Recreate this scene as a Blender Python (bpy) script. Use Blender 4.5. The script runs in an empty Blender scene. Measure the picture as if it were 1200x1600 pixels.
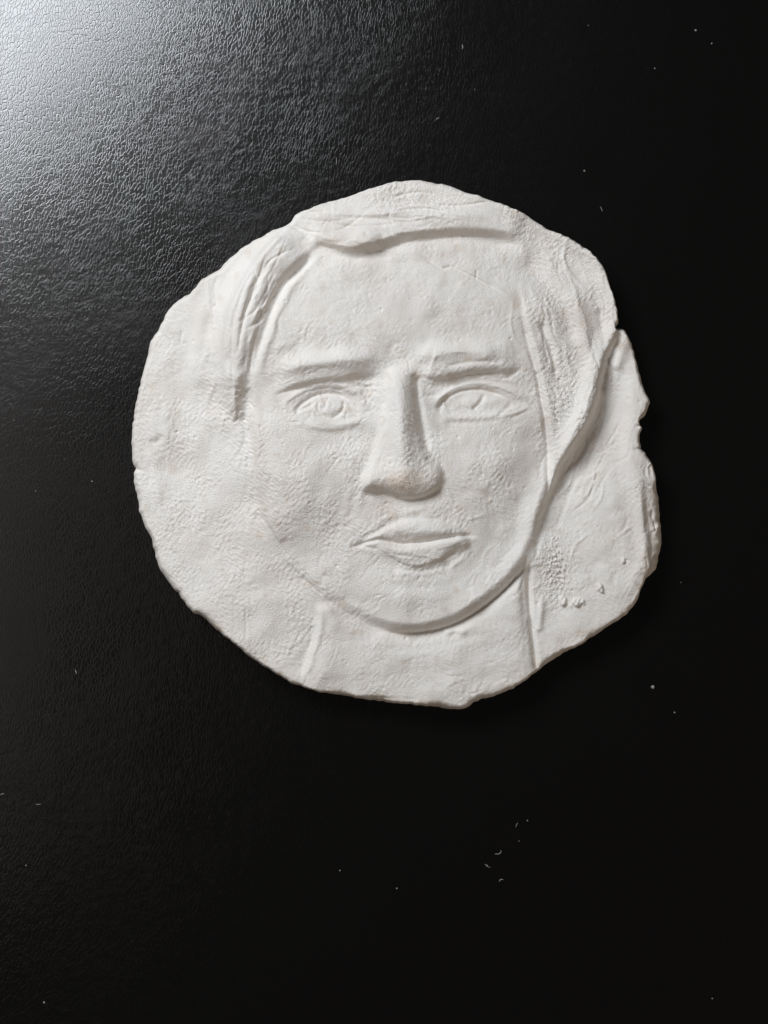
import bpy, math
import numpy as np

C = bpy.context.scene.collection
U = 0.00025                     # metres per drawing unit (the frame is 1200 x 1600 units = 0.30 x 0.40 m)
CAM_H = 0.55

# ------------------------------------------------------------------ camera, world, lamps, exposure
sc = bpy.context.scene
cam_d = bpy.data.cameras.new("camera")
cam = bpy.data.objects.new("camera", cam_d); C.objects.link(cam)
cam.location = (0, 0, CAM_H); cam.rotation_euler = (0, 0, 0)
cam_d.sensor_fit = 'VERTICAL'; cam_d.sensor_height = 24.0
cam_d.lens = 12.0 / (800 * U / CAM_H)
cam_d.clip_start = 0.01; cam_d.clip_end = 50
sc.camera = cam

w = bpy.data.worlds.new("World"); sc.world = w; w.use_nodes = True
bg = w.node_tree.nodes["Background"]
bg.inputs[0].default_value = (1.0, 0.96, 0.92, 1); bg.inputs[1].default_value = 0.035

def area(name, loc, target, sx, sy, power, col):
    l = bpy.data.lights.new(name, 'AREA'); l.shape = 'RECTANGLE'; l.size = sx; l.size_y = sy
    l.energy = power; l.color = col
    o = bpy.data.objects.new(name, l); C.objects.link(o); o.location = loc
    from mathutils import Vector
    d = Vector(target) - Vector(loc)
    o.rotation_euler = d.to_track_quat('-Z', 'Y').to_euler()
    return o
area("window_light", (-0.375, 0.45, 0.60), (0, 0, 0), 0.38, 0.285, 6.1, (0.905, 0.95, 1.0))
area("left_fill_light", (-0.78, 0.12, 0.80), (0, 0, 0), 1.0, 1.0, 1.6, (1.0, 0.92, 0.86))  # added fill, spreads a broad dim glow over the leather's left side
area("room_fill_light", (1.5, -1.2, 0.85), (0, 0, 0), 1.0, 1.0, 6, (1.0, 0.84, 0.68))

sc.view_settings.view_transform = 'Standard'
sc.view_settings.look = 'None'
sc.view_settings.exposure = 0.0
sc.view_settings.gamma = 1.0

# ------------------------------------------------------------------ node helpers
def new_mat(name):
    m = bpy.data.materials.new(name); m.use_nodes = True
    nt = m.node_tree
    return m, nt, nt.nodes["Principled BSDF"]
def N(nt, typ, **kw):
    n = nt.nodes.new(typ)
    for k, v in kw.items(): setattr(n, k, v)
    return n
def math_node(nt, op, a, b=None, clamp=False):
    n = N(nt, 'ShaderNodeMath', operation=op); n.use_clamp = clamp
    for i, v in enumerate((a, b)):
        if v is None: continue
        if isinstance(v, (int, float)): n.inputs[i].default_value = v
        else: nt.links.new(v, n.inputs[i])
    return n.outputs[0]
def vmath(nt, op, a, b):
    n = N(nt, 'ShaderNodeVectorMath', operation=op)
    for i, v in enumerate((a, b)):
        if isinstance(v, tuple): n.inputs[i].default_value = v
        elif isinstance(v, (int, float)): n.inputs['Scale'].default_value = v
        else: nt.links.new(v, n.inputs[i])
    return n.outputs[0]
def noise(nt, vec, scale, detail=3, rough=0.5, col=False):
    n = N(nt, 'ShaderNodeTexNoise'); n.inputs['Scale'].default_value = scale
    n.inputs['Detail'].default_value = detail; n.inputs['Roughness'].default_value = rough
    nt.links.new(vec, n.inputs['Vector'])
    return n.outputs['Color' if col else 'Fac']
def ramp(nt, fac, stops):
    r = N(nt, 'ShaderNodeValToRGB'); nt.links.new(fac, r.inputs[0])
    e = r.color_ramp.elements
    while len(e) < len(stops): e.new(0.5)
    for el, (p, c) in zip(e, stops):
        el.position = p; el.color = (c if isinstance(c, tuple) else (c, c, c)) + (1,) if not (isinstance(c, tuple) and len(c) == 4) else c
    return r.outputs[0]

# ------------------------------------------------------------------ black leather
def leather_material():
    m, nt, b = new_mat("black_leather")
    tc = N(nt, 'ShaderNodeTexCoord').outputs['Object']
    big = noise(nt, tc, 14, 2, 0.5, col=True)
    off = vmath(nt, 'SUBTRACT', big, (0.5, 0.5, 0.5))
    warp = vmath(nt, 'ADD', tc, vmath(nt, 'SCALE', off, 0.022))
    small = noise(nt, tc, 260, 2, 0.5, col=True)
    warp = vmath(nt, 'ADD', warp, vmath(nt, 'SCALE', vmath(nt, 'SUBTRACT', small, (0.5, 0.5, 0.5)), 0.0028))
    def grain(scale, ang, stretch):
        mp = N(nt, 'ShaderNodeMapping'); nt.links.new(warp, mp.inputs['Vector'])
        mp.inputs['Rotation'].default_value = (0, 0, math.radians(ang))
        mp.inputs['Scale'].default_value = (scale, scale * stretch, 0.0)
        v = N(nt, 'ShaderNodeTexVoronoi', voronoi_dimensions='2D', feature='DISTANCE_TO_EDGE')
        v.inputs['Scale'].default_value = 1.0
        nt.links.new(mp.outputs[0], v.inputs['Vector'])
        return ramp(nt, v.outputs['Distance'], [(0.0, 0.0), (0.05, 0.55), (0.16, 1.0)])
    g1 = grain(900, -30, 0.44)
    g2 = grain(1060, -62, 0.72)
    sel = ramp(nt, noise(nt, tc, 22, 2), [(0.35, 0.05), (0.70, 0.55)])
    mix = N(nt, 'ShaderNodeMix', data_type='FLOAT')
    nt.links.new(sel, mix.inputs[0]); nt.links.new(g1, mix.inputs[2]); nt.links.new(g2, mix.inputs[3])
    # long flex creases
    mp = N(nt, 'ShaderNodeMapping'); nt.links.new(vmath(nt, 'ADD', warp, vmath(nt, 'SCALE', vmath(nt, 'SUBTRACT', noise(nt, tc, 70, 3, 0.6, col=True), (0.5, 0.5, 0.5)), 0.012)), mp.inputs['Vector'])
    mp.inputs['Rotation'].default_value = (0, 0, math.radians(-28)); mp.inputs['Scale'].default_value = (16, 60, 0)
    v = N(nt, 'ShaderNodeTexVoronoi', voronoi_dimensions='2D', feature='DISTANCE_TO_EDGE')
    v.inputs['Scale'].default_value = 1.0; nt.links.new(mp.outputs[0], v.inputs['Vector'])
    crease = ramp(nt, v.outputs['Distance'], [(0.0, 0.0), (0.03, 1.0)])
    cm = ramp(nt, noise(nt, tc, 35, 2), [(0.48, 0.0), (0.66, 0.5)])
    crease_h = math_node(nt, 'MULTIPLY', math_node(nt, 'SUBTRACT', crease, 1.0), cm)
    h = math_node(nt, 'ADD', mix.outputs[0], crease_h)
    fine = noise(nt, tc, 2600, 2, 0.6)
    h = math_node(nt, 'ADD', h, math_node(nt, 'MULTIPLY', fine, 0.05))
    und = noise(nt, tc, 30, 3, 0.5)
    h = math_node(nt, 'ADD', h, math_node(nt, 'MULTIPLY', und, 0.15))
    bp = N(nt, 'ShaderNodeBump'); bp.inputs['Strength'].default_value = 0.15
    bp.inputs['Distance'].default_value = 0.00025
    nt.links.new(h, bp.inputs['Height']); nt.links.new(bp.outputs[0], b.inputs['Normal'])
    b.inputs['Base Color'].default_value = (0.0030, 0.0026, 0.0024, 1)
    rr = ramp(nt, noise(nt, tc, 40, 3), [(0.3, 0.19), (0.7, 0.20)])
    nt.links.new(rr, b.inputs['Roughness'])
    b.inputs['Specular IOR Level'].default_value = 0.72
    return m

def plaster_material():
    m, nt, b = new_mat("white_plaster")
    tc = N(nt, 'ShaderNodeTexCoord').outputs['Object']
    n1 = ramp(nt, noise(nt, tc, 26, 4, 0.6), [(0.30, (0.78, 0.735, 0.69)), (0.55, (0.84, 0.803, 0.758)), (0.8, (0.865, 0.838, 0.803))])
    stain_shade = N(nt, 'ShaderNodeAttribute', attribute_name="stain_shade").outputs['Fac']
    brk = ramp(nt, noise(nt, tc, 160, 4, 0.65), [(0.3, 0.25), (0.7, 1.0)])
    f = math_node(nt, 'MULTIPLY', stain_shade, brk, clamp=True)
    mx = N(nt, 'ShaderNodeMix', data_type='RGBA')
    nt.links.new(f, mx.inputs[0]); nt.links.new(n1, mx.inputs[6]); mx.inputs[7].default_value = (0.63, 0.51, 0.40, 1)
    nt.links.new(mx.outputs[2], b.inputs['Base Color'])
    b.inputs['Roughness'].default_value = 0.85
    b.inputs['Specular IOR Level'].default_value = 0.25
    h = math_node(nt, 'ADD', noise(nt, tc, 1500, 3, 0.6), math_node(nt, 'MULTIPLY', noise(nt, tc, 520, 3, 0.6), 1.0))
    bp = N(nt, 'ShaderNodeBump'); bp.inputs['Strength'].default_value = 0.55
    bp.inputs['Distance'].default_value = 0.00020
    nt.links.new(h, bp.inputs['Height']); nt.links.new(bp.outputs[0], b.inputs['Normal'])
    return m
LEATHER = leather_material(); PLASTER = plaster_material()

def link_mesh(name, verts, faces, mat, parent=None):
    me = bpy.data.meshes.new(name)
    me.from_pydata(verts, [], faces); me.update()
    me.materials.append(mat)
    o = bpy.data.objects.new(name, me); C.objects.link(o)
    if parent: o.parent = parent
    return o

# leather sheet
n = 60; L = 0.9
xs = np.linspace(-L, L, n)
lv = [(x, y, 0.0) for y in xs for x in xs]
lf = [(j*n+i, j*n+i+1, (j+1)*n+i+1, (j+1)*n+i) for j in range(n-1) for i in range(n-1)]
leather = link_mesh("leather_tabletop", lv, lf, LEATHER)
leather["kind"] = "structure"; leather["label"] = "black grained leather surface under the plaster relief"

# ------------------------------------------------------------------ plaster relief: a modelled height field
S = 1.2                                               # grid pitch in drawing units
X0, X1, Y0, Y1 = 184, 1056, 264, 1130
gx = np.arange(X0, X1, S); gy = np.arange(Y0, Y1, S)
NX, NY = len(gx), len(gy)
PX, PY = np.meshgrid(gx, gy)
rng = np.random.default_rng(7)

def spline(pts, closed=False, step=3.0):
    p = np.array(pts, float)
    if closed: q = np.vstack([p[-1], p, p[0], p[1]])
    else: q = np.vstack([2*p[0]-p[1], p, 2*p[-1]-p[-2]])
    out = []
    for i in range(1, len(q)-2):
        a, b, c, d = q[i-1], q[i], q[i+1], q[i+2]
        k = max(2, int(np.hypot(*(c-b))/step))
        t = np.linspace(0, 1, k, endpoint=False)[:, None]
        out.append(0.5*((2*b)+(c-a)*t+(2*a-5*b+4*c-d)*t**2+(-a+3*b-3*c+d)*t**3))
    out = np.vstack(out)
    if not closed: out = np.vstack([out, p[-1]])
    return out

def window(x0, x1, y0, y1):
    i0 = max(0, int((x0-X0)/S)); i1 = min(NX, int((x1-X0)/S)+2)
    j0 = max(0, int((y0-Y0)/S)); j1 = min(NY, int((y1-Y0)/S)+2)
    return slice(j0, j1), slice(i0, i1)

def dist_line(line, reach, closed=False):
    """distance, side (+ = right of travel), 0..1 position along, nearest point, on a window round the line"""
    if closed: line = np.vstack([line, line[:1]])
    sl = window(line[:, 0].min()-reach, line[:, 0].max()+reach, line[:, 1].min()-reach, line[:, 1].max()+reach)
    x = PX[sl]; y = PY[sl]
    D = np.full(x.shape, 1e18); SG = np.ones(x.shape); T = np.zeros(x.shape)
    NXp = np.zeros(x.shape); NYp = np.zeros(x.shape)
    seg = np.hypot(*np.diff(line, axis=0).T); cum = np.concatenate([[0], np.cumsum(seg)]); tot = cum[-1]
    wy0, wx0 = sl[0].start, sl[1].start
    for k in range(len(line)-1):
        a, b = line[k], line[k+1]
        if closed: ss = (slice(None), slice(None))
        else:
            s2 = window(min(a[0], b[0])-reach, max(a[0], b[0])+reach, min(a[1], b[1])-reach, max(a[1], b[1])+reach)
            ss = (slice(s2[0].start-wy0, s2[0].stop-wy0), slice(s2[1].start-wx0, s2[1].stop-wx0))
        xx = x[ss]; yy = y[ss]
        d = b-a; l2 = d@d+1e-12
        t = np.clip(((xx-a[0])*d[0]+(yy-a[1])*d[1])/l2, 0, 1)
        qx = a[0]+t*d[0]; qy = a[1]+t*d[1]
        dd = (xx-qx)**2+(yy-qy)**2
        m = dd < D[ss]
        D[ss] = np.where(m, dd, D[ss])
        SG[ss] = np.where(m, np.sign(d[0]*(yy-a[1])-d[1]*(xx-a[0])+1e-9), SG[ss])
        T[ss] = np.where(m, (cum[k]+t*seg[k])/tot, T[ss])
        NXp[ss] = np.where(m, qx, NXp[ss]); NYp[ss] = np.where(m, qy, NYp[ss])
    return sl, np.sqrt(D), SG, T, NXp, NYp

def inside(poly):
    x, y = PX, PY
    r = np.zeros(x.shape, bool)
    a = poly; b = np.roll(poly, -1, axis=0)
    for (xa, ya), (xb, yb) in zip(a, b):
        if ya == yb: continue
        j = slice(max(0, int((min(ya, yb)-Y0)/S)-1), min(NY, int((max(ya, yb)-Y0)/S)+2))
        yy = y[j]; xx = x[j]
        c = ((ya > yy) != (yb > yy)) & (xx < (xb-xa)*(yy-ya)/(yb-ya)+xa)
        r[j] ^= c
    return r

def smooth(t):
    t = np.clip(t, 0, 1); return t*t*(3-2*t)
H = np.zeros(PX.shape)

def taper(T, e0, e1):
    r = np.ones_like(T)
    if e0 > 0: r = r*smooth(T/e0)
    if e1 > 0: r = r*smooth((1-T)/e1)
    return r
def ridge(pts, amp, wl, wr=None, e0=0.15, e1=0.15):
    """amp > 0 a ridge, amp < 0 a groove; wl / wr: half width left and right of travel"""
    wr = wl if wr is None else wr
    sl, D, SG, T, _, _ = dist_line(spline(pts), 3.2*max(wl, wr))
    D = np.minimum(D, 1e4)
    wd = np.where(SG > 0, wr, wl)
    H[sl] += amp*np.exp(-(D/wd)**2)*taper(T, e0, e1)
def step(pts, amp, edge, right, left=0.0, lamp=0.0, e0=0.12, e1=0.12):
    """a scarp along a line: raised by amp on the right of travel, the rise spread over edge, dying away over right;
    optionally sunk by lamp on the left, dying away over left"""
    R = 3*max(right, left, edge)
    sl, D, SG, T, _, _ = dist_line(spline(pts), R)
    D = np.minimum(D, 1e4)
    sd = D*SG
    up = amp*smooth(sd/edge+0.5)*np.exp(-np.maximum(sd-edge*0.5, 0)**2/(right**2))
    if left: up = up-lamp*smooth(-sd/edge+0.5)*np.exp(-np.maximum(-sd-edge*0.5, 0)**2/(left**2))
    H[sl] += up*taper(T, e0, e1)
def polysd(pts, step_=4.0):
    line = spline(pts, True, step_)
    sl, D, SG, T, nx, ny = dist_line(line, 2000, True)
    ins = inside(line)
    return np.where(ins, D, -D), nx, ny
def mound(pts, amp, inn, out=0.0, weight=None):
    sd, _, _ = polysd(pts)
    v = amp*smooth((sd+out)/(inn+out))
    H[...] += v if weight is None else v*weight
    return sd
def blob(x, y, amp, rx, ry=None, ang=0.0):
    ry = rx if ry is None else ry
    c, s = math.cos(math.radians(ang)), math.sin(math.radians(ang))
    R = 3.2*max(rx, ry); sl = window(x-R, x+R, y-R, y+R)
    dx = PX[sl]-x; dy = PY[sl]-y
    H[sl] += amp*np.exp(-((dx*c+dy*s)/rx)**2-((-dx*s+dy*c)/ry)**2)

def strokes(nn, cx, cy, rx, ry, ang, sp, ln, amp, wd):
    for _ in range(nn):
        x, y = cx+rng.normal()*rx, cy+rng.normal()*ry
        a = math.radians(ang+rng.normal()*sp); l = ln*rng.uniform(0.4, 1.3)
        b = rng.normal()*0.12
        p = [(x-math.cos(a)*l/2, y-math.sin(a)*l/2), (x+math.sin(a)*l*b, y-math.cos(a)*l*b), (x+math.cos(a)*l/2, y+math.sin(a)*l/2)]
        ridge(p, 1.1*amp*rng.uniform(0.3, 1.2)*(1 if rng.random() < 0.35 else -1), wd*rng.uniform(0.7, 1.4), e0=0.4, e1=0.4)
FX = np.fft.fftfreq(NX, S)[None, :]; FY = np.fft.fftfreq(NY, S)[:, None]
def band(wl, spread=0.35, ang=None, stretch=1.0):
    """band-limited noise of wavelength wl (units), optionally drawn out along ang (degrees, image sense)"""
    f = np.fft.fft2(rng.standard_normal(PX.shape))
    fx, fy = FX, FY
    if ang is not None:
        c, s = math.cos(math.radians(ang)), math.sin(math.radians(ang))
        fx, fy = (FX*c+FY*s)*stretch, (-FX*s+FY*c)
    r = np.hypot(fx, fy)+1e-9
    g = np.exp(-(np.log(r*wl)/spread)**2/2)
    v = np.real(np.fft.ifft2(f*g)); return v/v.std()
def blur(a, s):
    return np.real(np.fft.ifft2(np.fft.fft2(a)*np.exp(-2*(math.pi*s)**2*(FX**2+FY**2))))
def G(x, y, rx, ry=None):
    ry = rx if ry is None else ry
    return np.exp(-((PX-x)/rx)**2-((PY-y)/ry)**2)

OUTLINE = [(635,277.5),(667,279),(695,283),(710,288),(731,297),(759,306),(797,320),(832,336),(860,353),(889,364.5),(914,379),
 (930,393),(946,412),(955.5,434),(960,453),(966.5,469),(970.7,488),(970.5,503),(967.5,509),(976,508),(984,515),(993.5,538.5),(1001.5,565.5),
 (1012,602),(1021,624),(1020,634),(1014,647),(1004.5,658),(1008.5,666),(1006,679),(1007,699),(1013,704),(1023.5,721.5),(1031,750),(1038,797),
 (1041,843),(1038,868),(1031,891),(1016,908),(1006,924),(1000,944.5),(978,968),(955,982),(921,1005),(876,1030),(838,1057),(807,1079),
 (775,1092),(747,1101),(732,1110),(718,1114),(700,1112.5),(655,1107),(610,1103),(565,1097),(526,1090),(493,1085),(472,1078),(445,1068),
 (420,1051),(400,1040),(377,1022),(355,1004),(330,984),(311,966.5),(297,959),(277,937),(274,930),(262,917),(246,896),(239,877),(233,857),(230,841),
 (221,825),(212,802),(210,787),(204,760),(202,737),(205,731),(201,725),(199,702),(199.5,677),(202,652),(204,637),(208,615),(212,600),(217,577),
 (224,555),(227,535),(239,515),(251,491),(260,477),(275,462),(294,451),(310,432),(329,420),(340,413),(345,405),(370,386),(400,367),(432,352.5),
 (448,346),(457,333),(480,323),(505,313),(537,305),(567,296),(600,283)]
FACE = [(505,396),(545,401),(585,394),(640,376),(720,370),(790,376),(812,400),(808,450),(814,500),(828,545),(842,600),(852,660),(858,710),(856,760),
 (848,800),(836,845),(815,885),(780,922),(740,953),(700,974),(655,985),(612,983),(575,972),(545,955),(512,932),(478,903),(448,872),(428,838),
 (412,795),(403,745),(398,690),(396,640),(402,590),(416,540),(430,495),(448,455),(475,422)]
HAIR = [(446,348),(480,318),(540,300),(600,278),(640,270),(700,278),(760,300),(835,330),(915,375),(960,430),(975,495),(966,530),(950,572),
 (938,620),(922,662),(893,705),(872,748),(856,778),(856,740),(858,705),(852,660),(842,600),(828,545),(814,500),(808,450),(812,400),(790,376),(720,370),
 (640,376),(585,394),(545,401),(505,392),(480,410),(450,448),(430,490),(414,535),(400,580),(388,618),(370,650),(352,610),(344,555),(346,510),(362,465),(392,415),(425,375)]
NECK = [(500,925),(545,955),(575,972),(612,983),(655,985),(700,974),(740,953),(780,922),(815,885),(829,868),(829,930),(834,985),(841,1060),(800,1140),
 (700,1150),(600,1150),(500,1150),(470,1090),(484,1040),(496,1000),(500,965)]

outline = spline(OUTLINE, True, 3.0)
# broken, crumbly rim: small irregularities along the edge
_t = np.linspace(0, 2*math.pi, len(outline), endpoint=False)
_nrm = np.roll(outline, -1, 0)-np.roll(outline, 1, 0); _nrm = np.stack([_nrm[:, 1], -_nrm[:, 0]], 1)
_nrm /= np.linalg.norm(_nrm, axis=1)[:, None]
_j = sum(rng.normal()*np.cos(k*_t+rng.uniform(0, 6.28))/math.sqrt(k) for k in range(25, 260, 3))
outline = outline+_nrm*(0.50*_j/_j.std())[:, None]
_sl, OD, _sg, _tt, ONX, ONY = dist_line(outline, 2000, True)
OIN = inside(outline)
OSD = np.where(OIN, OD, -OD)

# --- slab: thickness and rounded rim (steeper and flatter-topped on the right, where the edge is cut)
rimw = 14-2*smooth((PX-800)/200)+8*G(1030, 840, 40, 90)+4*band(90)*0.6
tt = np.clip(OSD/rimw, 0, 1)
RIM = np.sqrt(np.maximum(0, 1-(1-tt)**2))
THICK = 40.0
BASE = THICK*RIM

# --- slab undulation
H += 5*band(150)*0.30+band(60)*0.55
blob(300, 765, -9, 62, 110, 0); blob(390, 900, -2, 50, 70); blob(245, 640, 3, 25, 110, -6)
ridge([(300,520),(285,570),(283,620),(290,690)], -3.0, 22); ridge([(262,540),(258,600),(262,660),(250,700)], 2.5, 12)
ridge([(330,470),(318,540),(312,610)], 2.6, 16)
ridge([(245,560),(240,620),(238,700),(246,780),(262,850)], 2.0, 10)
ridge([(232,690),(245,690),(252,678)], -2.2, 5)
# right flap: sunk behind the hair, turning up to the rim
blob(905, 780, -7, 45, 150, 18); blob(870, 940, -6, 40, 90, 10)
ridge([(985,560),(990,640),(985,710),(1000,790),(1008,850),(996,900),(960,950)], 9, 26, 12, 0.2, 0.25)
ridge([(960,800),(975,840),(985,880)], 2.5, 12); ridge([(935,870),(925,900),(915,930)], -2.5, 10)
step([(1005,930),(1016,890),(1013,840),(1006,790),(1004,740)], -9, 12, 30, e0=0.3, e1=0.3)
ridge([(985,515),(975,545),(962,580)], 6, 9)

# --- face
wleft = np.clip(smooth((PX-505)/110)+smooth((420-PY)/60)+0.35*smooth((520-PX)/60)*smooth((700-PY)/200), 0, 1)
HEAD = HAIR[:18]+FACE[14:32]+[(388,618),(370,650),(352,610),(344,555),(346,510),(362,465),(392,415),(425,375)]
fsd = mound(HEAD, 12, 15, 2, wleft)
H += 17*smooth((fsd+13)/26)*(1-wleft)*(1-0.55*smooth((PY-790)/80))
H += 19*smooth(fsd/210)-0.05*(PX-560)*smooth(fsd/40)
H += 15*smooth((PX-195)/230)-9*smooth((PX-420)/120)
blob(640, 470, 8, 140, 85); blob(640, 930, 10, 75, 42); blob(475, 725, 7, 62, 80); blob(765, 735, 9, 60, 80)

# --- hair masses
W_L = 1-smooth((PX-500)/40)
hsd, _, _ = polysd(HAIR)
H += 6*smooth((hsd+1)/11)*np.where(PX < 520, 0.8, 1.0)*smooth((PX-340)/60+0.25)*np.where(PX < 520, smooth((660-PY)/130), 1.0)*(1-0.92*np.exp(-((PX-838)/62)**2-((PY-432)/62)**2))
# top roll with its shaded under side
step([(462,361),(500,380),(545,399),(585,393),(625,379),(670,370),(725,366),(780,370),(818,378)][::-1], 11, 19, 46, 10, 2, 0.08, 0.18); ridge([(555,402),(590,397),(630,383),(680,374),(740,370),(800,374)], -2.6, 2.6)
ridge([(480,366),(520,380),(560,386),(600,377)], 6, 13)
ridge([(470,345),(540,338),(620,337),(690,343),(760,345)], 5, 12, 10)
ridge([(535,332),(600,333),(650,335),(700,333)], -2.2, 5)
ridge([(620,346),(670,341),(720,340),(770,346)], 1.5, 4)
ridge([(560,352),(620,350),(650,345)], -1.4, 4)
ridge([(450,347),(470,364),(495,378)], -3, 5)
blob(650, 305, 6, 70, 18); 
# left lock
ridge([(462,368),(430,396),(398,434),(374,480),(360,535),(356,590),(362,660)], 13, 36, 15, 0.1, 0.5)
ridge([(495,400),(470,425),(445,450),(428,483),(412,528),(397,570),(388,610),(381,655)], -11, 7.5, 8.5, 0.08, 0.55); ridge([(452,430),(430,466),(412,505),(398,550),(390,600)], -3.5, 2.4); ridge([(436,440),(416,480),(402,520)], -2.8, 2.2); ridge([(420,425),(398,465),(384,510),(376,560)], -2.6, 2.2); ridge([(405,420),(385,460),(372,505),(366,560),(370,610)], -2.2, 2.4)
ridge([(512,398),(488,416),(462,446),(445,480),(428,522),(414,565),(405,600)], 2.8, 5, 16)
ridge([(452,372),(425,405),(404,440),(394,475),(388,505)], -2.4, 4)
ridge([(410,432),(398,470),(388,500),(378,540)], -2.4, 3.5)
ridge([(440,395),(425,415),(415,440)], -1.6, 3); ridge([(452,392),(440,412)], -1.2, 3)
ridge([(356,560),(358,600),(364,640),(374,672)], 3, 14, 7, 0.3, 0.4)
ridge([(394,520),(388,560),(380,590)], -2, 4); ridge([(402,495),(425,480)], 2.5, 4)
step([(345,610),(352,560),(350,510),(365,465),(392,415)], 4, 24, 40)
ridge([(386,585),(383,615),(380,650)], -2.5, 5, 7, 0.3, 0.5)
ridge([(392,600),(395,640),(397,690),(400,740),(406,785)], 3.2, 10, 14); ridge([(408,690),(411,740),(418,790)], -1.2, 3)
ridge([(404,800),(412,812),(425,828),(432,838)], -1.3, 2.5); step([(440,850),(425,828),(412,800)], 2.2, 4, 14)
ridge([(446,362),(400,400),(362,448),(340,510),(336,580),(346,660)], 7, 18, 10, 0.1, 0.45)
ridge([(384,440),(358,490),(348,545),(348,600)], -2.6, 2.6, 3.5, 0.2, 0.4); ridge([(340,440),(318,490),(306,550),(306,620)], 3, 12, 9, 0.2, 0.5)
ridge([(386,640),(394,690),(399,740),(408,790),(424,830)], -3.0, 7, 9, 0.25, 0.4); ridge([(398,640),(406,695),(411,745),(420,788)], 3.5, 7, 6, 0.25, 0.4)
# right lock: groove against the face, valley, bright ridge, cliff
ridge([(811,455),(816,500),(826,545),(838,583),(846,625),(853,665),(857,710),(857,755),(853,775)], -5.5, 3.6, 4.0, 0.35, 0.1); strokes(18, 848, 640, 7, 60, 80, 8, 30, 1.6, 2.0)
ridge([(822,500),(833,540),(846,585),(854,630),(861,672),(866,710)], 1.4, 6)
ridge([(842,500),(858,540),(866,570),(872,590)], -6.5, 5); ridge([(862,575),(868,590),(878,596)], -3, 5)
ridge([(815,395),(840,430),(868,460),(888,500),(898,540)], -8, 16, 20)
ridge([(880,440),(898,480),(912,525),(922,570),(915,615),(905,655),(888,695),(876,735)], 11, 15, 11, 0.2, 0.15)
ridge([(936,480),(943,515),(945,545)], -3.5, 6)
ridge([(930,600),(925,640),(905,678),(882,718),(866,756)], -1.5, 6)
step([(830,890),(838,850),(846,815),(856,785),(868,757),(889,718),(918,668),(936,625),(946,575),(957,540),(968,512)][::1], -13, 22, 50, e0=0.25, e1=0.1)
ridge([(957,525),(945,572),(937,615)], -7, 9)
ridge([(950,620),(945,660),(930,700),(918,740)], -1.8, 3.0); ridge([(905,740),(885,790),(870,830)], -1.4, 4)
# jaw scarp on the right and under the chin
step([(560,966),(590,979),(620,986),(660,986),(702,976),(742,955),(782,924),(812,892),(830,862)][::-1], 7, 10, 60, 22, 4, 0.12, 0.25)
ridge([(600,984),(640,990),(690,983),(735,962),(775,934),(808,902),(828,878)], -4.5, 4, 4)
ridge([(868,765),(852,805),(842,840),(836,878)], -3, 5)
step([(440,868),(465,893),(495,920),(530,947),(560,966)][::-1], 1.6, 3, 14)
ridge([(470,900),(490,915),(508,928)], -2, 4); ridge([(404,765),(413,800),(430,836),(452,868),(482,900),(515,930)], -1.0, 1.8)
# neck
mound(NECK, 7, 26, 3)
ridge([(499,940),(502,968),(497,1000),(488,1028),(478,1058),(474,1078)], 6, 44, 7, 0.12, 0.05); ridge([(500,945),(503,970),(498,1000),(489,1028),(479,1058)], 2.5, 5, 4)
ridge([(487,975),(481,1015),(470,1055)], -3, 6, 14)
ridge([(829,880),(828,925),(831,965),(835,1005),(840,1050)], -8, 3.5, 5, 0.1, 0.05)
ridge([(820,885),(818,930),(822,970)], -3.5, 6, 5); ridge([(848,935),(846,960),(842,990)], 4, 5)
ridge([(690,985),(720,985),(745,975)], 2.0, 5); ridge([(590,1010),(640,1015),(700,1005),(770,985)], -1.2, 6)
ridge([(540,1088),(600,1090),(660,1093)], -1.6, 2.2); ridge([(640,1100),(690,1106)], -1.2, 2)
ridge([(735,1085),(770,1075),(800,1062)], 3, 10)

# --- brows
ridge([(428,590),(470,575),(520,569),(565,565),(604,560)], 11, 15, 11, 0.25, 0.3)
step([(424,621),(455,611),(480,604),(506,599),(536,596),(568,592),(604,581)][::-1], 10, 15, 28, 14, 4, 0.42, 0.3); ridge([(426,622),(455,612),(480,605),(506,600),(540,597)], -2.4, 2.4); blob(562, 592, -6, 26, 9)
ridge([(636,566),(680,556),(735,551),(795,560)], 10, 15, 12, 0.25, 0.25)
step([(648,586),(668,596),(692,595),(722,588),(757,583),(790,583),(815,580)][::-1], 10, 16, 26, 14, 4, 0.2, 0.15); blob(668, 591, -5, 24, 9)
ridge([(690,578),(730,569),(775,567)], -1.8, 3); ridge([(650,587),(680,597),(710,592),(745,585),(790,584)], -2.4, 2.4); ridge([(690,601),(730,594),(780,593),(815,602)], 2.5, 5)
ridge([(790,590),(808,580),(816,578)], -2.5, 4)
ridge([(430,550),(452,542),(470,535)], 1.5, 5)
ridge([(605,560),(612,545),(618,535)], -1.5, 5)
# --- eye sockets and eyes
blob(525, 630, -13, 70, 32, 0); blob(738, 623, -13, 70, 30, -4)
def eye(lid, crease, lower, ball, br, irises):
    ridge(lid, 6.0, 6, 7, 0.15, 0.15)
    blob(ball[0], ball[1], 7, br[0], br[1], br[2])
    ridge(crease, -4.2, 3.2, 2.6, 0.12, 0.2)
    ridge(lower, 3.6, 4.5, 9, 0.2, 0.2)
eye([(440,642),(458,624),(488,609),(522,604),(552,612),(568,628),(580,650)],
    [(458,648),(476,632),(495,620),(516,617),(536,621),(550,633)],
    [(452,656),(485,664),(520,667),(552,661),(580,652)], (512, 638), (36, 17, 0), None)
eye([(674,640),(689,622),(716,608),(746,602),(780,607),(808,617),(834,630)],
    [(680,645),(694,626),(720,612),(750,609),(776,616),(794,622)],
    [(680,650),(712,653),(748,652),(782,648),(810,640),(834,630)], (738, 630), (34, 14, -5), None)
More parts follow.
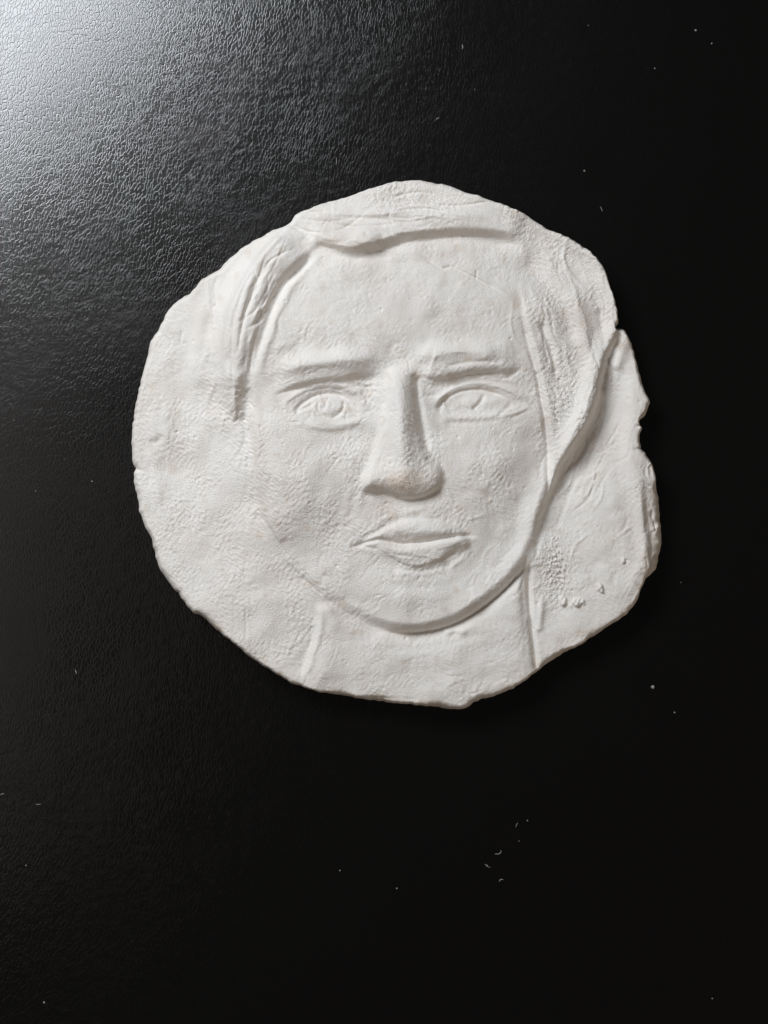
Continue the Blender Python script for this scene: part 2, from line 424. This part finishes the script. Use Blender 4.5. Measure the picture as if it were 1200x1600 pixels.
# irises
ridge([(684,634),(700,616),(726,605),(755,604),(785,612),(812,624)], -2.0, 1.6); ridge([(446,640),(464,624),(490,612),(520,609),(548,617)], -1.8, 1.6)
ridge([(775,648),(800,643),(822,634)], -2.0, 2.2); ridge([(790,656),(812,648),(828,640)], -1.5, 2.4); ridge([(470,658),(500,667),(530,668)], -1.4, 1.8)
ridge([(500,625),(498,638),(504,650),(517,655),(531,649),(538,636),(534,624)], -2.6, 2.0)
ridge([(506,623),(510,632),(508,640),(502,645)], -2.0, 1.8); ridge([(511,628),(515,624)], -1.6, 1.6)
ridge([(535,628),(537,638),(529,648),(518,653)], -2.2, 3.0)
ridge([(492,628),(484,636),(474,641),(462,648)], -3.2, 3.4); ridge([(484,634),(492,642),(500,650)], -1.8, 2.0)
ridge([(545,628),(550,642),(562,650)], -1.6, 3); ridge([(463,640),(478,628),(494,620)], -1.6, 2.0)
ridge([(755,616),(753,624),(746,634),(736,640)], -3.6, 3.4, 3.0); ridge([(700,622),(697,632),(705,640)], -1.5, 2.4)
ridge([(716,634),(735,641),(755,637)], -1.6, 2.6); ridge([(690,632),(688,640),(684,646)], -2.5, 3)
blob(772, 627, 1.8, 12, 7)
ridge([(800,628),(790,640),(775,652)], -2, 3.5); ridge([(690,660),(735,661),(785,655)], -1.6, 5)
ridge([(480,672),(510,677),(535,675),(565,664)], -1.6, 4, 7); blob(543, 686, -7, 46, 20, -14)
ridge([(555,615),(567,630)], -2, 4); ridge([(575,600),(572,625),(578,650)], -2.2, 8)
# --- nose
NOSE = [(608,584),(632,578),(650,590),(653,630),(659,670),(668,712),(686,728),(692,748),(682,766),(655,777),(628,778),(603,768),(570,768),
 (568,750),(577,722),(588,688),(598,650),(604,620)]
mound(NOSE, 8, 12, 7)
ridge([(620,560),(622,600),(624,640),(626,680),(629,720),(631,760)], 16, 24, 24, 0.25, 0.35)
blob(630, 740, 12, 33, 25); blob(634, 748, 5, 22, 18); blob(585, 748, 4, 16, 14); blob(676, 745, 4.5, 11, 13)
ridge([(604,585),(604,615),(600,640)], -2.5, 4)
ridge([(649,586),(652,625),(658,660),(664,690),(670,718)], -6.5, 5, 11, 0.1, 0.2)
ridge([(602,655),(590,690),(578,722),(567,752)], -2.6, 4, 8)
step([(562,763),(588,766),(606,771),(628,778),(652,778),(672,771),(690,757)][::-1], 9, 14, 20, 14, 3, 0.12, 0.1); ridge([(575,760),(604,764),(630,771),(655,770),(682,757)], -4.5, 9, 9, 0.15, 0.1)
ridge([(586,767),(604,771),(624,779),(650,780),(674,771),(690,760)], -4.5, 2.6, 3.2)
ridge([(676,722),(690,732),(694,748)], -2.5, 5); ridge([(665,715),(672,722),(680,727)], -2.5, 5)
blob(600, 800, -2, 25, 16); ridge([(560,760),(552,790),(545,812)], -1.6, 6); ridge([(700,770),(735,768),(770,778)], -1.0, 5)
# --- mouth
blob(648, 830, 4, 66, 13); blob(652, 866, 4, 52, 13); ridge([(624,600),(627,650),(630,700),(632,735)], 3.5, 11, 11, 0.3, 0.2)
blob(645, 842, 5, 95, 45); 
step([(556,851),(580,839),(600,828),(622,818),(648,813),(672,814),(702,820),(730,833),(750,843)], 5.0, 7, 20, 8, 1.0, 0.12, 0.2)
ridge([(556,852),(578,846),(597,843),(625,849),(655,847),(684,842),(716,837),(748,838)], -5.6, 3.4, 2.6, 0.06, 0.12)
ridge([(606,832),(640,830),(680,828),(706,832)], 3.2, 10)
ridge([(585,852),(620,858),(655,857),(694,849),(735,842)], 4.2, 4.5, 9)
step([(577,856),(606,867),(630,882),(654,887),(680,881),(704,868),(738,848)][::-1], 6, 15, 20, 12, 2, 0.08, 0.4); ridge([(600,864),(630,881),(655,886),(690,873)], -1.2, 2); ridge([(672,883),(696,871),(716,860)], -2.5, 3)
ridge([(690,872),(708,861),(724,850)], -3.0, 5); ridge([(560,852),(575,854),(592,858)], -2.2, 2.8)
ridge([(620,893),(655,897),(700,888)], 2.0, 5); ridge([(548,856),(556,853),(566,851)], -2.5, 3)
ridge([(700,888),(722,872),(738,855)], 2, 5); ridge([(585,835),(605,819),(630,808),(660,804)], -0.9, 4)
ridge([(558,836),(580,828),(600,812),(620,802)], 1.2, 4)
blob(640, 915, -3, 60, 10)
# forehead scar line and left-over tool lines
ridge([(650,401),(672,413),(690,424),(705,421),(745,440),(772,453),(792,468)], -2.8, 2.0); ridge([(706,417),(745,435),(790,460)], 2.0, 4)
ridge([(744,424),(742,440)], -2.0, 1.6); ridge([(528,530),(560,539),(585,545)], 1.0, 3)
ridge([(708,376),(708,382)], -1.2, 1.6)
ridge([(284,515),(283,525),(281,537)], -1.8, 1.7); ridge([(272,541),(281,538),(292,535)], -1.2, 1.7); blob(302, 533, -2.5, 2.0)
ridge([(382,885),(384,910)], -1.2, 1.8); ridge([(384,945),(385,975),(385,1000)], -1.2, 1.8)
ridge([(600,700),(602,735)], -0.8, 1.6)
# rim cracks
for a, b_, dp in [((203,731),(224,735),4), ((204,646),(216,645),3), ((293,452),(291,470),3), ((340,413),(322,430),3), ((329,421),(316,440),2.2),
                  ((276,935),(285,930),3), ((311,966),(316,958),2), ((914,378),(908,392),3), ((1006,660),(990,668),4), ((1004,700),(985,702),3),
                  ((1006,924),(990,908),3), ((733,1109),(745,1092),4), ((640,1107),(642,1098),2), ((735,296),(725,300),2), ((418,1050),(424,1044),2)]:
    ridge([a, ((a[0]+b_[0])/2+1, (a[1]+b_[1])/2+1), b_], -dp, 2.2, e0=0, e1=0.5)
# stuck crumbs
LUMPS = [[(932,914),(937,911),(942,915),(942,922),(944,927),(939,926),(933,922)], [(896,938),(902,934),(909,935),(911,941),(906,947),(900,948),(895,943)],
         [(875,934),(882,930),(886,936),(886,944),(880,948),(876,943)], [(970,873),(975,871),(977,878),(973,882)]]
def chip(p, amp, ax, ay, cx, cy):
    global H
    line = np.array(p, float); sl, D, _, _, _, _ = dist_line(line, 20, True)
    ins = inside(line)[sl]
    v = smooth((np.where(ins, D, -D)+0.9)/2.2)*(amp+ax*(PX[sl]-cx)+ay*(PY[sl]-cy)+1.2*np.sign(np.sin(PX[sl]*0.9+PY[sl]*0.5)))
    H[sl] += np.maximum(v, 0)
chip(LUMPS[0], 6, 0.35, -0.25, 938, 921); chip(LUMPS[1], 6, -0.3, 0.3, 902, 941); chip(LUMPS[2], 5, 0.2, 0.3, 881, 940); chip(LUMPS[3], 4, 0, 0.2, 974, 876)
chip([(909,936),(914,938),(915,944),(911,947)], 4, 0.2, 0, 912, 941); chip([(890,944),(895,947),(893,952)], 2.5, 0, 0, 892, 947)
blob(841, 943, -4, 2.5)
for (x, y, a, r) in [(724,987,3,6),(700,988,2.5,5),(712,990,-1.5,5),(1032,848,2.5,4),(1030,865,2.5,3),(398,799,2,4),(393,772,1.5,4),(660,470,-1,2),(575,463,-0.9,1.8),(710,471,-1,1.6),
                     (572,372,-1.6,1.8),(668,391,-1.5,2.2),(676,391,-1.5,2.2)]:
    blob(x, y, a, r)

# --- skin of the plaster: wrinkles, pits, brush and finger strokes
rough = 0.55+0.55*smooth((hsd+6)/20)*(PX > 780)+0.5*G(300, 770, 110, 150)+0.35*G(420, 960, 90, 90)+1.5*G(868, 890, 28, 60)+0.7*G(640, 305, 90, 35)+0.5*G(560,720,200,160)+0.7*G(870,630,40,60)
rough = rough*0.9
rough *= (1-0.45*G(400, 450, 90, 90))*(1-0.5*G(515, 635, 60, 35))*(1-0.4*G(745, 628, 70, 35))*(1-0.3*G(640, 480, 130, 80))
H = np.where(OSD > 3, 0.3*H+0.7*blur(H, 1.2), H)
n1 = band(8.5, 0.30); n2 = band(6.5, 0.28, 35, 2.2); n3 = band(7, 0.28, -50, 2.0); n4 = band(16, 0.35)
worm = -np.exp(-(n1/0.45)**2)*0.55-np.exp(-(n4/0.30)**2)*0.25
m1 = smooth(band(110)*0.5+0.5); m2 = smooth(band(90)*0.5+0.5)
H += rough*(worm*0.62+0.32*n2*m1+0.32*n3*m2+0.26*band(4.0, 0.25))+0.14*band(26)+0.06*rough*n4
pits = band(6, 0.3); H -= 1.0*smooth((pits-2.3)/0.8)*rough
grain_lumps = band(7, 0.3); H += 2.2*smooth((grain_lumps-0.6)/1.2)*G(872, 885, 24, 55)+1.8*smooth((grain_lumps-0.9)/1.2)*(G(868, 640, 14, 45)+G(868, 583, 12, 16)+G(385, 630, 14, 30))
strokes(26, 600, 900, 45, 35, -48, 10, 32, 0.9, 2.0)       # chin, drawn up to the right
strokes(18, 770, 900, 40, 30, -38, 10, 40, 0.9, 2.2)
strokes(24, 622, 690, 18, 45, 80, 8, 40, 0.7, 1.8)         # nose bridge
strokes(16, 545, 740, 22, 45, -62, 10, 40, 0.9, 2.2)
strokes(30, 530, 600, 60, 10, -12, 10, 40, 0.8, 1.8)
strokes(26, 735, 590, 55, 14, -8, 10, 44, 0.9, 2.0)
strokes(22, 520, 655, 45, 8, 6, 10, 36, 0.9, 1.8)
strokes(20, 560, 632, 20, 18, 60, 30, 16, 1.1, 2.0)
strokes(30, 410, 470, 22, 50, -65, 12, 46, 0.9, 2.0)       # left lock
strokes(24, 620, 360, 90, 12, -6, 8, 60, 0.9, 2.2)         # top roll
strokes(14, 630, 335, 90, 16, -2, 6, 150, 2.0, 2.2); strokes(14, 560, 378, 45, 9, 8, 8, 70, 1.6, 2.4)
strokes(16, 405, 455, 20, 45, -66, 7, 110, 1.9, 2.0); strokes(10, 350, 560, 18, 60, -84, 8, 120, 1.8, 3.0)
strokes(14, 905, 520, 22, 70, 72, 7, 110, 2.0, 2.3); strokes(10, 850, 470, 16, 60, 70, 8, 90, 1.4, 2.6)
strokes(10, 900, 690, 14, 50, -62, 6, 90, 1.6, 2.6)
strokes(40, 925, 730, 30, 80, -60, 8, 70, 1.5, 2.2)        # right flap
strokes(16, 985, 850, 22, 50, -70, 20, 40, 1.2, 3.0); strokes(40, 1024, 810, 8, 60, 80, 25, 30, 2.0, 2.4)
strokes(22, 640, 820, 45, 22, -18, 14, 30, 0.8, 1.8)
strokes(18, 660, 870, 40, 10, 8, 12, 34, 0.7, 1.8)
strokes(18, 480, 1020, 14, 35, -75, 12, 34, 0.9, 2.2)
strokes(20, 280, 600, 30, 80, 85, 14, 50, 0.8, 2.6)
strokes(24, 660, 1040, 90, 25, -8, 20, 40, 0.6, 2.2)
strokes(18, 760, 1075, 30, 14, -30, 20, 26, 1.2, 2.2)
strokes(20, 480, 545, 20, 25, -55, 16, 24, 0.9, 2.0)
strokes(26, 380, 625, 12, 22, -70, 25, 16, 1.8, 2.0); strokes(14, 400, 700, 8, 50, 88, 10, 40, 1.4, 2.2)
strokes(40, 640, 470, 110, 60, -40, 50, 18, 0.45, 1.8)
strokes(30, 1000, 740, 14, 110, 60, 40, 16, 1.2, 2.0)
strokes(26, 905, 460, 30, 60, 70, 16, 26, 0.7, 2.0)
strokes(90, 620, 700, 250, 250, 20, 90, 14, 0.5, 1.7)

for _ in range(130):                                      # pinholes and small blisters
    px_, py_ = 620+rng.normal()*210, 700+rng.normal()*200
    blob(px_, py_, -rng.uniform(0.8, 2.6) if rng.random() < 0.75 else rng.uniform(0.8, 1.8), rng.uniform(1.1, 2.0))
# the rim keeps its rounding: relief fades out over the last few units of the edge
fade = smooth(OSD/8)
Z = BASE+H*(0.15+0.85*fade)*np.clip(RIM+0.1, 0, 1)
Z = np.maximum(Z, 5.0)

# --- tan stains, with shade painted in under nose tip, brows and top roll
stain_shade = 0.75*G(632, 752, 40, 16)+0.30*G(412, 805, 22, 40)+0.30*G(408, 700, 10, 70)+0.75*np.exp(-np.maximum(OSD, 0)/10)*(0.35+0.65*smooth((PY-780)/120+smooth((PX-880)/80)))
stain_shade += 0.30*G(596, 795, 22, 20)+0.30*G(485, 912, 25, 12)+0.35*G(905, 540, 14, 45)+0.25*G(995, 850, 30, 60)+0.3*G(555, 590, 25, 8)+0.25*G(690,590,25,8)+0.25*G(530,385,60,14)+0.25*G(890,360,30,20)  # brow and top roll terms put brown shade into the colour
stain_shade += 0.12*smooth(band(120)-0.2)+0.25*smooth((band(40)-1.1)/1.0)
stain_shade = np.clip(stain_shade*1.35, 0, 1)

# --- mesh: keep cells touching the inside, pull outside corners onto the outline
SHR = 1-48*U/CAM_H                                        # the traced width belongs to the top of the slab, nearer the lens than the leather
inn = OSD > 0
cell = inn[:-1, :-1] | inn[1:, :-1] | inn[:-1, 1:] | inn[1:, 1:]
VX = np.where(inn, PX, ONX); VY = np.where(inn, PY, ONY); VZ = np.where(inn, Z, 5.0)
used = np.zeros(PX.shape, bool)
for dj in (0, 1):
    for di in (0, 1):
        used[dj:NY-1+dj, di:NX-1+di] |= cell
WX = (VX-600)*U*SHR; WY = (800-VY)*U*SHR; WZ = VZ*U
idx = np.arange(NX*NY).reshape(NY, NX)
jj, ii = np.nonzero(cell)
quads = np.stack([idx[jj, ii], idx[jj+1, ii], idx[jj+1, ii+1], idx[jj, ii+1]], 1)     # y runs down, so this order faces up
allv = np.stack([WX.ravel(), WY.ravel(), WZ.ravel()], 1)
# smooth normals of the whole surface, shared by all its parts
q = allv[quads]
fn = np.cross(q[:, 2]-q[:, 0], q[:, 3]-q[:, 1])
vn = np.zeros_like(allv)
for k in range(4):
    for ax in range(3):
        vn[:, ax] += np.bincount(quads[:, k], fn[:, ax], minlength=len(allv))
vn /= np.linalg.norm(vn, axis=1)[:, None]+1e-20
stf = stain_shade.ravel()

# --- which part each cell belongs to
part = np.zeros(PX.shape, int)                            # 0 slab
names = {0: "slab"}
def region(pts, code, name):
    part[inside(spline(pts, True))] = code; names[code] = name
region(NECK, 1, "neck"); region(FACE, 2, "face"); region(HAIR, 3, "hair")
EYE_A = [(438,644),(456,622),(488,605),(522,599),(554,607),(572,626),(584,652),(555,668),(520,674),(482,671),(452,660)]
EYE_B = [(672,644),(688,618),(716,603),(746,597),(780,601),(806,612),(822,622),(806,640),(782,652),(748,658),(706,658)]
BROW_A = [(426,596),(470,572),(520,564),(565,560),(603,552),(606,580),(572,594),(540,592),(500,596),(462,604),(432,612)]
BROW_B = [(640,562),(680,548),(735,543),(795,552),(818,582),(800,582),(762,581),(722,588),(692,597),(668,597),(647,588)]
MOUTH = [(552,853),(582,836),(602,823),(622,811),(648,805),(672,809),(702,819),(728,835),(742,846),(726,854),(698,873),(676,886),(652,891),(628,886),(604,871),(577,860)]
region(EYE_A, 4, "eye"); region(EYE_B, 5, "eye"); region(BROW_A, 6, "eyebrow"); region(BROW_B, 7, "eyebrow")
region([(a, b) for a, b in NOSE], 8, "nose"); region(MOUTH, 9, "mouth")
for k, p in enumerate(LUMPS): region(p, 10+k, "crumb")
cp = part[jj, ii]

root = bpy.data.objects.new("plaster_relief", None); C.objects.link(root)
root.empty_display_size = 0.02
root["label"] = "white plaster relief disc of a frontal face with broken rim on black leather"
root["category"] = "relief sculpture"

def build_part(code, parent, extra=None):
    f = quads[cp == code]
    ids, inv = np.unique(f, return_inverse=True); inv = inv.reshape(f.shape)
    co = allv[ids]; nr = vn[ids]; st = stf[ids]
    nq = len(f)
    tris_v = None
    me = bpy.data.meshes.new(names[code])
    if extra is not None:                                  # slab: wall down to the leather and an underside
        ev, efaces = extra(ids)
        en = np.tile([0, 0, 0], (len(ev), 1)).astype(float)
        co = np.vstack([co, ev]); st = np.concatenate([st, np.full(len(ev), 0.3)])
        inv = np.vstack([inv, efaces])
    me.vertices.add(len(co)); me.vertices.foreach_set("co", co.astype(np.float32).ravel())
    me.loops.add(inv.size); me.loops.foreach_set("vertex_index", inv.astype(np.int32).ravel())
    me.polygons.add(len(inv)); me.polygons.foreach_set("loop_start", np.arange(0, inv.size, 4, dtype=np.int32))
    me.polygons.foreach_set("use_smooth", np.ones(len(inv), bool))
    a = me.attributes.new("stain_shade", 'FLOAT', 'POINT'); a.data.foreach_set("value", st.astype(np.float32))
    me.update(calc_edges=True); me.validate()
    if extra is not None: nr = np.vstack([nr, np.zeros((len(co)-len(nr), 3))])
    me.normals_split_custom_set_from_vertices([tuple(v) for v in nr])
    me.materials.append(PLASTER)
    o = bpy.data.objects.new(names[code], me); C.objects.link(o); o.parent = parent
    return o

def skirt(ids):
    """wall under the rim: boundary edges of the whole surface, drawn in a little on the way down"""
    e = np.vstack([quads[:, [k, (k+1) % 4]] for k in range(4)])
    key = e.min(1).astype(np.int64)*(NX*NY)+e.max(1)
    u, first, cnt = np.unique(key, return_index=True, return_counts=True)
    be = e[first[cnt == 1]]
    loc = {int(v): k for k, v in enumerate(ids)}
    bv = np.unique(be); base = len(ids)
    pos = allv[bv]; c = np.array([0.0, -0.0])
    cen = np.array([(620-600)*U, (800-700)*U])
    low = pos.copy(); low[:, :2] = cen+(low[:, :2]-cen)*0.985; low[:, 2] = 0.0
    lm = {int(v): base+len(bv)+k for k, v in enumerate(bv)}; tm = {int(v): base+k for k, v in enumerate(bv)}
    fs = [(tm[int(b)], tm[int(a)], lm[int(a)], lm[int(b)]) for a, b in be]
    return np.vstack([pos, low]), np.array(fs)

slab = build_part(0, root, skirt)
for k in range(len(LUMPS)): build_part(10+k, slab)
build_part(1, root)
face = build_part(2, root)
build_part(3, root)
for code in range(4, 10): build_part(code, face)

# ------------------------------------------------------------------ dust and lint on the leather
def lint_material():
    m, nt, b = new_mat("white_lint")
    tc = N(nt, 'ShaderNodeTexCoord').outputs['Object']
    c = ramp(nt, noise(nt, tc, 3000, 2), [(0.3, (0.24, 0.235, 0.225)), (0.7, (0.42, 0.41, 0.39))])
    nt.links.new(c, b.inputs['Base Color']); b.inputs['Roughness'].default_value = 0.9
    return m
LINT = lint_material()
def fibre_mesh(pts, r):
    """a thin bent thread: a tapered six-sided tube"""
    p = np.array(pts, float); vs = []; fs = []
    m = len(p)
    for i in range(m):
        t = p[min(i+1, m-1)]-p[max(i-1, 0)]; t /= np.linalg.norm(t)+1e-9
        s = np.array([-t[1], t[0], 0]); u = np.array([0, 0, 1.0])
        rr = r*(0.45+0.55*math.sin(math.pi*(i+0.5)/m))
        for k in range(6):
            a = k*math.pi/3
            vs.append(tuple(p[i]+rr*(math.cos(a)*s+math.sin(a)*u)))
    for i in range(m-1):
        for k in range(6):
            fs.append((i*6+k, i*6+(k+1) % 6, i*6+6+(k+1) % 6, i*6+6+k))
    fs.append(tuple(range(5, -1, -1))); fs.append(tuple((m-1)*6+k for k in range(6)))
    return vs, fs
def speck_mesh(r):
    """a small angular grain"""
    import bmesh
    bm = bmesh.new(); bmesh.ops.create_icosphere(bm, subdivisions=1, radius=1)
    for v in bm.verts:
        v.co *= rng.uniform(0.6, 1.25)
        v.co = (v.co.x*r, v.co.y*r, max(v.co.z*r*0.6+r*0.5, 0.0))
    vs = [tuple(v.co) for v in bm.verts]; fs = [tuple(v.index for v in f.verts) for f in bm.faces]; bm.free()
    return vs, fs
def world(px, py): return ((px-600)*U, (800-py)*U, 0.0)
GROUP_S = "dust specks scattered over the black leather"
SPECKS = [(913,267,1.6),(1023,107,1.5),(1087,48,2.6),(1112,68,1.6),(919,40,1.1),(742,140,1.1),(144,752,1.6),(56,767,1.2),
          (1054,1113,1.5),(1064,910,1.0),(1019,1072,1.0),(41,1352,1.5),(69,1566,1.9),(531,1360,1.3),
          (824,1282,1.3),(811,1314,1.2),(1113,1560,1.5),
          (620,1388,1.6),(761,1352,1.5),]
OWN = {(913, 267): "bright dust speck on the leather, nearest to the upper right of the relief",
       (1087, 48): "largest pale dust speck in the upper right corner of the leather",
       (144, 752): "pale dust speck on the leather just left of the relief's left rim",
       (1054, 1113): "tiny round dust speck just below the three-cornered plaster crumb",
       (69, 1566): "pale dust speck in the bottom left corner of the leather",
       (1113, 1560): "faint dust speck in the bottom right corner of the leather"}
for k, (px, py, r) in enumerate(SPECKS):
    vs, fs = speck_mesh(r*U*0.85)
    o = link_mesh("dust_speck", vs, fs, LINT); o.location = world(px, py); o.rotation_euler[2] = rng.uniform(0, 6.28)
    o["label"] = "tiny pale dust speck lying on the black leather"; o["category"] = "dust speck"; o["group"] = GROUP_S
    if (px, py) in OWN: o["label"] = OWN[(px, py)]
o = link_mesh("plaster_crumb", *speck_mesh(3.0*U), LINT); o.location = world(1020, 1073)
o["label"] = "pale three-cornered plaster crumb on leather right of and below the relief"; o["category"] = "crumb"
def fibre(pts, r, label):
    x0, y0 = pts[0]
    line = spline(pts, step=1.5)
    loc = np.array([[(a-x0)*U, (y0-b)*U, r*U*1.05] for a, b in line])
    o = link_mesh("lint_fibre", *fibre_mesh(loc, 0.75*r*U), LINT); o.location = world(x0, y0)
    o["label"] = label; o["category"] = "lint fibre"; o["group"] = "lint fibres on the black leather"
fibre([(118,1046),(119,1050),(120,1053)], 0.85, "short upright white lint fibre at lower left, beside the disc's lower left edge")
fibre([(525,246),(526,252),(525,258)], 0.5, "thin straight grey lint fibre just above the relief's top left edge")
fibre([(722,70),(723,74),(722,77)], 0.8, "short pale lint fibre well above the top of the relief")
fibre([(681,187),(684,185),(686,184)], 0.8, "short slanted lint fibre above the relief's crown")
fibre([(773,1334),(779,1334),(783,1331),(782,1328)], 0.7, "hook-shaped white lint fibre, upper of the two below the relief")
fibre([(780,1377),(782,1374),(786,1374)], 0.8, "small arched white lint fibre, lower of the two below the relief")
fibre([(757,1350),(762,1354),(766,1355)], 0.55, "faint tangled lint fibre touching a speck below the relief")
fibre([(806,1292),(807,1288),(809,1286)], 0.55, "faint lint fibre curled beside a speck near the bottom right")
fibre([(56,1256),(60,1257),(64,1256)], 0.6, "small level lint fibre by the left edge below the relief")
fibre([(0,1242),(4,1240),(7,1241)], 0.6, "pale lint fibre cut by the left edge of the picture")
fibre([(938,323),(940,327),(941,330)], 0.55, "faint lint fibre right of the relief's top edge")
